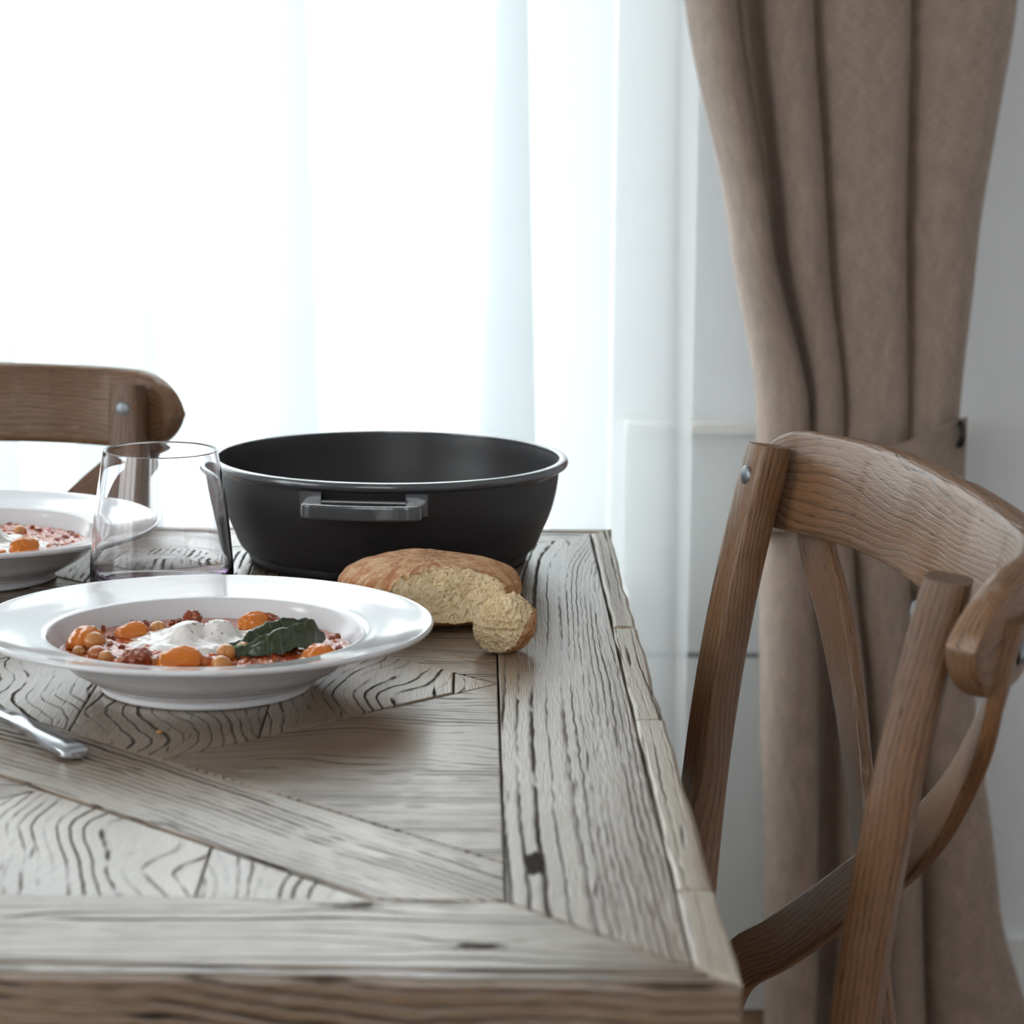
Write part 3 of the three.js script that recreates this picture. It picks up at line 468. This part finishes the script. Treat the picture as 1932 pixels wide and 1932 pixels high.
function eggAt(x, z, turn, k, label) {
  const t = thing('poached_egg', label, 'egg', [x, SOUP, z], turn);
  const bump = (X, Z) => 0.0108 * Math.exp(-((((X + 0.0105) / 0.0112) ** 2 + ((Z - 0.002) / 0.0098) ** 2) ** 1.6)) + 0.0104 * Math.exp(-((((X - 0.0105) / 0.0112) ** 2 + ((Z + 0.003) / 0.0098) ** 2) ** 1.6));
  const f = (u, v) => { const a = v * Math.PI * 2, ra = 0.042 * (1 + 0.16 * noise2(2 * Math.cos(a) + 3, 2 * Math.sin(a) + 1) + 0.12 * noise2(5 * Math.cos(a), 5 * Math.sin(a) + 9)), Rr = u * ra, X = k * Rr * Math.cos(a) * 1.15, Z = -k * Rr * Math.sin(a) * 0.95; const edge = 1 - sstep(u, 0.75, 1); return V(X, -0.0008 + edge * (0.0032 + 0.0016 * noise2(X * 110, Z * 110) + 0.0006 * noise2(X * 260, Z * 260)) + bump(X / k, Z / k), Z); };
  part('white', surface(f, 70, 120, 1, 3, true), M.egg, t);
  const R = rng(9), sp = []; for (let i = 0; i < 16; i++) { const X = (R() - 0.45) * 0.034, Z = 0.002 + (R() - 0.4) * 0.014, g = new THREE.IcosahedronGeometry(0.0003 + 0.0003 * R(), 1); g.translate(X, 0.0032 + bump(X, Z) - 0.0008, Z); sp.push(g); }
  const p = part('pepper', mergeGeometries(sp), M.pepper, t); p.userData.kind = 'stuff';
}
const near = 'near plate', far = 'far plate at the left edge';
stew(PX, PZ, near, 0, 5); stew(QX, QZ, far, 2.1, 6);
eggAt(-0.168, -1.625, 0.1, 1, 'white poached egg with two soft humps in the middle of the near plate');
eggAt(QX + 0.012, QZ + 0.012, 0.9, 1.15, 'white poached egg in the far plate at the left edge');
food(chickGeo, M.chick, 'chickpea', 'pale tan chickpea in the stew of the near plate', 'chickpea', 'chickpeas in the near plate', [[-0.2325, -1.6, 1.15, 0.5, 0.006], [-0.2265, -1.576, 1.05, 2.2, 0.003], [-0.2205, -1.569, 0.8, 1.2, 0.003], [-0.2395, -1.588, 0.7, 2, 0.002], [-0.213, -1.648, 1, 1, 0.003], [-0.199, -1.655, 0.95, 2, 0.002], [-0.117, -1.652, 1, 0.3, 0.003], [-0.128, -1.66, 0.7, 2, 0.002], [-0.148, -1.572, 1, 1.7, 0.006], [-0.1495, -1.553, 1, 0.4, 0.003], [-0.159, -1.559, 0.8, 2.9, 0.003], [-0.139, -1.59, 0.85, 1.1, 0.004], [-0.134, -1.6, 0.75, 2.5, 0.004], [-0.209, -1.563, 0.7, 0.8, 0.002], [-0.1, -1.556, 0.75, 0.2, 0.003], [-0.109, -1.549, 0.7, 1.9, 0.002], [-0.2, -1.575, 0.6, 1, 0.002], [-0.191, -1.56, 0.65, 2, 0.002], [-0.235, -1.619, 0.7, 0.9, 0.002]]);
food(squashGeo[0], M.squash, 'squash_chunk', 'long orange squash wedge at the front of the near plate', 'squash', null, [[-0.1745, -1.5575, 1.15, 0.15, 0.005, 0.1]]);
food(squashGeo[0], M.squash, 'squash_chunk', 'orange squash chunk at the back left of the near plate, left of the egg', 'squash', null, [[-0.214, -1.643, 0.85, 0.4, 0.003, 0.1]]);
food(squashGeo[1], M.squash, 'squash_chunk', 'orange squash chunk at the far left rim of the near plate stew', 'squash', null, [[-0.2385, -1.606, 1.25, 0.8, 0.006, 0.2]]);
food(squashGeo[2], M.squash, 'squash_chunk', 'orange squash chunk at the back of the near plate behind the green leaf', 'squash', null, [[-0.139, -1.6625, 1.25, 0.2, 0.004, 0.2]]);
food(squashGeo[1], M.squash, 'squash_chunk', 'orange squash chunk at the right end of the near plate beside the leaf', 'squash', null, [[-0.0925, -1.5775, 1.2, 0.6, 0.003, 0.1]]);
food(squashGeo[2], M.squash, 'squash_chunk', 'orange squash chunk standing up in the far plate at the left edge', 'squash', null, [[QX + 0.05, QZ + 0.052, 1.4, 0.5, 0.008, 0.1]]);
food(squashGeo[1], M.squash, 'squash_chunk', 'orange squash chunk low at the front of the far plate', 'squash', null, [[QX + 0.033, QZ + 0.066, 1.0, 0.5, 0.004, 0.1]]);
food(chickGeo, M.chick, 'chickpea', 'pale tan chickpea in the stew of the far plate', 'chickpea', 'chickpeas in the far plate', [[QX + 0.01, QZ + 0.07, 1, 1, 0.003], [QX + 0.068, QZ + 0.03, 0.8, 2, 0.002], [QX + 0.03, QZ - 0.05, 0.9, 2, 0.002], [QX - 0.02, QZ + 0.066, 0.9, 2, 0.002]]);
food(lump(33, 0.0078, 0.0058, 0.0062, 0.5), M.mince, 'mince_lump', 'dark red-brown lump of mince at the front left of the near plate', 'meat', null, [[-0.2, -1.558, 1.2, 0.4, 0.004]]);
food(lump(36, 0.006, 0.0052, 0.0056, 0.5), M.mince, 'mince_lump', 'red-brown lump of mince behind the egg in the near plate', 'meat', null, [[-0.179, -1.672, 1.1, 1.4, 0.004]]);
food(lump(38, 0.006, 0.0056, 0.0056, 0.5), M.mince, 'mince_lump', 'red-brown lump of mince at the back right of the near plate beside the squash', 'meat', null, [[-0.129, -1.6655, 1, 2.4, 0.004]]);
{ // folded dark leaf lying over the stew: two long humps
  const t = thing('chard_leaf', 'dark green wilted leaf folded over itself at the right of the near plate', 'leaf', [-0.119, SOUP, -1.6], 0);
  const ax = V(0.0395, 0, -0.088).normalize(), cr = V(ax.z, 0, -ax.x).multiplyScalar(-1);
  const sheet = (off) => (u, v) => {
    const L = 0.056, s = (u - 0.5) * L, W = 0.026 * Math.pow(Math.sin(Math.PI * clamp(u * 0.86 + 0.12, 0.02, 0.98)), 0.6), w = (v - 0.5) * 2;
    const h = 0.0125 * Math.abs(Math.sin(w * Math.PI * 0.98)) * (0.35 + 0.75 * sstep(u, 0.02, 0.5)) * (1 - 0.75 * sstep(u, 0.84, 1)) + 0.0025 * noise2(u * 6, v * 7 + 3) + 0.0012 * noise2(u * 16, v * 16) + 0.003 * u;
    return V(0, 0, 0).addScaledVector(V(0.085, 0, -0.052).normalize(), s * 1.15).addScaledVector(V(0.52, 0, 0.85).normalize(), w * W * 0.62 + 0.002 * noise2(u * 5, v * 3)).add(V(0, h + off + 0.0012, 0));
  };
  const a = surface(sheet(0), 60, 60, 1, 1), b = surface(sheet(-0.0006), 60, 60, 1, 1, true); part('blade', mergeGeometries([a, b]), M.leaf, t);
  const st = new THREE.TubeGeometry(new THREE.CatmullRomCurve3([V(-0.034, 0.002, 0.026), V(-0.028, 0.0045, 0.019), V(-0.02, 0.0055, 0.0125)]), 14, 0.0014, 8); part('stalk', st, plain('#5f8038', 0.35, { clearcoat: 0.4 }), t);
}

// ---------------------------------------------------------------- tumbler
{
  const prof = [[0, 0.0012], [0.026, 0.0008], [0.032, 0], [0.0385, 0.0024], [0.0448, 0.0095], [0.0485, 0.021], [0.0496, 0.032], [0.0482, 0.052], [0.0452, 0.08], [0.0415, 0.104], [0.0394, 0.1165], [0.0389, 0.1176], [0.0381, 0.1178], [0.0374, 0.117], [0.0376, 0.1155], [0.0398, 0.104], [0.0436, 0.08], [0.0466, 0.052], [0.0479, 0.038], [0.0468, 0.0315], [0.0425, 0.0268], [0.034, 0.0245], [0.02, 0.0238], [0, 0.0235]];
  const t = thing('tumbler', 'empty stemless drinking glass with a faint purple tint, between the two plates', 'glass', [-0.2143, TT, -1.81]);
  part('bowl', new THREE.LatheGeometry(new THREE.SplineCurve(prof.map((p) => new THREE.Vector2(...p))).getPoints(160), 128), M.glass, t);
}

// ---------------------------------------------------------------- pot
{
  const t = thing('saute_pot', 'wide black cast pot with loop handles standing at the far edge of the table', 'pot', [-0.064, TT, -2.032], 0);
  const outer = [[0, 0.001], [0.098, 0.0008], [0.1055, 0.0015], [0.1085, 0.0045], [0.1095, 0.0095], [0.1115, 0.0125], [0.1195, 0.024], [0.1262, 0.04], [0.1302, 0.056], [0.1322, 0.0715]], rim = [[0.1322, 0.0715], [0.1332, 0.0732], [0.1362, 0.0742], [0.1386, 0.0758], [0.1392, 0.0782], [0.1384, 0.0804], [0.1368, 0.0812], [0.1335, 0.0812], [0.1322, 0.0806], [0.132, 0.0785]], inner = [[0.132, 0.0785], [0.1312, 0.074], [0.1285, 0.056], [0.1222, 0.032], [0.115, 0.0135], [0.106, 0.0075], [0.09, 0.006], [0, 0.006]];
  const lat = (p, n) => new THREE.LatheGeometry(new THREE.SplineCurve(p.map((q) => new THREE.Vector2(...q))).getPoints(n), 160);
  part('body', mergeGeometries([lat(outer, 60), lat(inner, 60)]), M.pot, t); part('rim', lat(rim, 40), M.potRim, t);
  for (const a of [-0.1, Math.PI - 0.1]) {                        // loop handles, one towards the camera
    const sh = new THREE.Shape(), w = 0.0445, d0 = 0.1312, d1 = 0.16, rr = 0.012;
    sh.moveTo(-w, d0); sh.lineTo(-w, d1 - rr); sh.quadraticCurveTo(-w, d1, -w + rr, d1); sh.quadraticCurveTo(0, d1 + 0.007, w - rr, d1); sh.quadraticCurveTo(w, d1, w, d1 - rr); sh.lineTo(w, d0); sh.quadraticCurveTo(0, d0 + 0.006, -w, d0);
    const hole = new THREE.Path(), hw = 0.031, h0 = 0.1375, h1 = 0.149; hole.moveTo(-hw, h0); hole.lineTo(hw, h0); hole.lineTo(hw, h1 - 0.004); hole.quadraticCurveTo(hw, h1, hw - 0.004, h1 + 0.0005); hole.quadraticCurveTo(0, h1 + 0.004, -hw + 0.004, h1 + 0.0005); hole.quadraticCurveTo(-hw, h1, -hw, h1 - 0.004); hole.lineTo(-hw, h0); sh.holes.push(hole);
    const g = new THREE.ExtrudeGeometry(sh, { depth: 0.0075, bevelEnabled: true, bevelThickness: 0.0018, bevelSize: 0.0018, bevelOffset: -0.0018, bevelSegments: 3, curveSegments: 16 });
    g.rotateX(Math.PI / 2); g.translate(0, 0.0668, 0); const q = [g];
    for (const s of [1, -1]) { const lug = new THREE.BoxGeometry(0.016, 0.016, 0.011); lug.translate(s * 0.039, 0.0665, 0.1345); q.push(lug.toNonIndexed()); }
    const m = mergeGeometries(q); m.rotateY(a); part('handle', m, M.potRim, t);
  }
  const dr = []; for (const [a, y, sx, sy] of [[-0.63, 0.0605, 0.004, 0.006], [-0.6, 0.067, 0.0055, 0.003], [-0.65, 0.052, 0.0022, 0.0035]]) { const g = lump(a * 10, sx, sy, 0.0009, 0.4, 4), rr = 0.1305 - (0.067 - y) * 0.17; g.rotateY(a); g.translate(Math.sin(a) * rr, y, Math.cos(a) * rr); dr.push(g); }
  part('sauce_drip', mergeGeometries(dr), plain('#6b351c', 0.5), t); nameParts(t);
}

// ---------------------------------------------------------------- bread
const crumbTex = texPair(512, 512, 0.05, 0.05, (u, v) => { const n = noise2(u * 300, v * 300, 15, 15, 3), p = sstep(noise2(u * 620, v * 620, 31, 31, 8), 0.36, 0.6), q = sstep(noise2(u * 2000, v * 2000, 100, 100, 9), 0.3, 0.6); const c = mix3([250, 226, 188], [236, 206, 160], clamp(0.5 + n, 0, 1)); const d = mix3(c, [176, 142, 104], 0.5 * p + 0.12 * q); return [...d, 0.7 - 0.5 * p - 0.2 * q]; });
const crustTex = texPair(512, 512, 0.08, 0.08, (u, v) => { const n = noise2(u * 100, v * 100, 8, 8, 3), m = noise2(u * 400, v * 400, 32, 32, 5), q = noise2(u * 1600, v * 1600, 128, 128, 7); const c = mix3([206, 158, 108], [176, 104, 50], clamp(0.42 + 1.3 * n, 0, 1)); const d = mix3(c, [228, 204, 174], 0.6 * sstep(m + 0.7 * q, -0.1, 0.8)); return [...d, 0.5 + 0.3 * m + 0.25 * q]; });
M.crumb = new THREE.MeshPhysicalMaterial({ map: crumbTex.map, bumpMap: crumbTex.bump, bumpScale: 0.0005, roughness: 0.95 });
M.crust = new THREE.MeshPhysicalMaterial({ map: crustTex.map, bumpMap: crustTex.bump, bumpScale: 0.0005, roughness: 0.62 });
// a star-shaped body: radius(dir) -> [r, torn?]; torn faces become the crumb, the others the crust
function torn(radius, nu, nv) {
  const pos = [], flag = [], uv = [], crust = [], crumb = [];
  for (let i = 0; i <= nv; i++) for (let j = 0; j <= nu; j++) {
    const th = i / nv * Math.PI, ph = j / nu * Math.PI * 2, d = V(Math.sin(th) * Math.sin(ph), Math.cos(th), Math.sin(th) * Math.cos(ph)), [r, c] = radius(d, j === nu ? 0 : j);
    pos.push(d.x * r, d.y * r, d.z * r); flag.push(c); uv.push(c ? d.x * r : ph * 0.05, c ? d.y * r + 0.3 * d.z * r : th * 0.05);
  }
  const w = nu + 1;
  for (let i = 0; i < nv; i++) for (let j = 0; j < nu; j++) { const a = i * w + j, b = a + 1, c = a + w, d = c + 1; for (const tri of [[a, c, b], [b, c, d]]) (tri.reduce((s, k) => s + flag[k], 0) >= 2 ? crumb : crust).push(...tri); }
  const full = new THREE.BufferGeometry(); full.setAttribute('position', new THREE.Float32BufferAttribute(pos, 3)); full.setAttribute('uv', new THREE.Float32BufferAttribute(uv, 2)); full.setIndex([...crust, ...crumb]); full.computeVertexNormals();
  return [crust, crumb].map((ix) => { const g = full.clone(); g.setIndex(ix); return g.toNonIndexed(); });
}
{
  const C = V(-0.028, 0.0235, -1.806), scoop = V(0.016, 0.06, -1.648), SR = 0.128;
  const rad = (d) => {
    const squash = d.y < 0 ? 0.0245 : 0.0228, e = 1 / Math.pow(Math.pow(Math.abs(d.x) / 0.0635, 2.3) + Math.pow(Math.abs(d.y) / squash, 2.3) + Math.pow(Math.abs(d.z) / 0.056, 2.3), 1 / 2.3);
    let r = e * (1 + 0.05 * noise3(d.x * 2 + 1, d.y * 2, d.z * 2) + 0.02 * noise3(d.x * 7, d.y * 7, d.z * 7) - 0.1 * Math.max(0, d.x) * Math.max(0, d.y) + 0.06 * Math.exp(-(((d.x + 0.35) / 0.3) ** 2)) * Math.max(0, d.y));
    if (d.y * r < -0.0235) r = -0.0235 / d.y;
    const oc = C.clone().sub(scoop), b = oc.dot(d), c = oc.lengthSq() - SR * SR, disc2 = b * b - c;
    if (disc2 > 0) { let s = -b - Math.sqrt(disc2); const p = d.clone().multiplyScalar(s); const pores = worley(p.x * 260, p.y * 260, p.z * 260); s += 0.0022 * noise3(p.x * 60, p.y * 60, p.z * 60) + 0.001 * noise3(p.x * 200, p.y * 200, p.z * 200) - 0.0016 * sstep(0.42 - pores, 0, 0.3); const lip = d.y > 0.1 ? 0.0035 * Math.exp(-(((s - r) / 0.007) ** 2)) * (0.6 + noise3(d.x * 12, d.y * 12, d.z * 12)) : 0; r += s > 0 ? lip : 0; if (s > 0 && s < r + 0.0022 * noise3(d.x * 9, d.y * 9, d.z * 9) + 0.002 * noise3(d.x * 3 + 4, d.y * 3, d.z * 3)) return [s, 1]; }
    return [r, 0];
  };
  const t = thing('bread_roll', 'torn crusty bread roll with a pale open crumb, lying in front of the black pot', 'bread', [C.x, TT + C.y, C.z]);
  const [a, b] = torn(rad, 520, 260); part('crust', a, M.crust, t); part('crumb', b, M.crumb, t);
}
{
  const C = V(0.0225, 0.0195, -1.7085), rad = (d) => {
    const e = 1 / Math.pow(Math.pow(Math.abs(d.x) / 0.0205, 2.2) + Math.pow(Math.abs(d.y) / 0.0195, 2.2) + Math.pow(Math.abs(d.z) / 0.017, 2.2), 1 / 2.2);
    let r = e * (1 + 0.1 * noise3(d.x * 1.8 + 7, d.y * 1.8 + 2, d.z * 1.8));
    const q = d.x * 0.72 - d.y * 0.55 - d.z * 0.32; let c = q < 0.32 + 0.14 * noise3(d.x * 4, d.y * 4, d.z * 4) ? 1 : 0;
    if (c) { r *= 1 - 0.2 * Math.max(0, -d.x * 0.75 + d.y * 0.75 - 0.45); r += 0.0016 * noise3(d.x * 8, d.y * 8 + 3, d.z * 8) + 0.0009 * noise3(d.x * 18, d.y * 18, d.z * 18) - 0.0018 * sstep(0.45 - worley(d.x * 5, d.y * 5, d.z * 5), 0, 0.35); }
    if (d.y * r < -0.0192) r = -0.0192 / d.y; return [r, c];
  };
  const t = thing('bread_chunk', 'small torn chunk of bread lying in front of the roll at the right', 'bread', [C.x, TT + C.y, C.z]);
  const [a, b] = torn(rad, 260, 140); part('crust', a, M.crust, t); part('crumb', b, M.crumb, t);
}
{
  const g = lump(50, 0.0018, 0.0012, 0.0014, 0.4, 3), first = tag(part('bread_crumb', g, M.crust, scene), 'tiny bread crumb on the planks in front of the near plate', 'crumb'); first.position.set(-0.179, TT + 0.0012, -1.49);
  for (const [x, z, k, l] of [[-0.005, -1.688, 0.5, 'tiny bread crumb on the planks left of the torn chunk'], [0.006, -1.691, 0.45, 'tiny bread crumb on the planks just before the torn chunk']]) { const o = copyOf(first, l); o.position.set(x, TT + 0.0006, z); o.scale.setScalar(k); }
}

// ---------------------------------------------------------------- table knife, its handle end in view
{
  const t = thing('table_knife', 'polished steel cutlery handle lying on the diagonal plank before the near plate', 'cutlery', [-0.2165, TT, -1.428]);
  const dir = V(-0.61, 0, -0.79).normalize(), side = V(-dir.z, 0, dir.x);
  const ring = (s, w, h, y) => roundRect(w, h, Math.min(w, h) * 0.42, 5).map(([a, b]) => V(0, 0, 0).addScaledVector(dir, s).addScaledVector(side, a).add(V(0, y + b, 0)));
  const hs = [[0, 0.010, 0.0035, 0.004], [0.0018, 0.0145, 0.0052, 0.0042], [0.006, 0.0168, 0.006, 0.0045], [0.02, 0.0165, 0.006, 0.0052], [0.045, 0.0145, 0.0062, 0.0075], [0.07, 0.012, 0.0064, 0.0085], [0.1, 0.0098, 0.0064, 0.008], [0.108, 0.0095, 0.006, 0.0075]];
  part('handle', loft(hs.map((q) => ring(...q)), 1.2), M.steel, t);
  const bs = [[0.106, 0.0095, 0.004, 0.0072], [0.115, 0.013, 0.0026, 0.006], [0.15, 0.018, 0.002, 0.0035], [0.19, 0.0175, 0.0016, 0.0022], [0.208, 0.009, 0.0012, 0.0018], [0.213, 0.003, 0.001, 0.0017]];
  part('blade', loft(bs.map((q) => ring(...q)), 1.0), M.steel, t);
}

renderer.render(scene, camera);
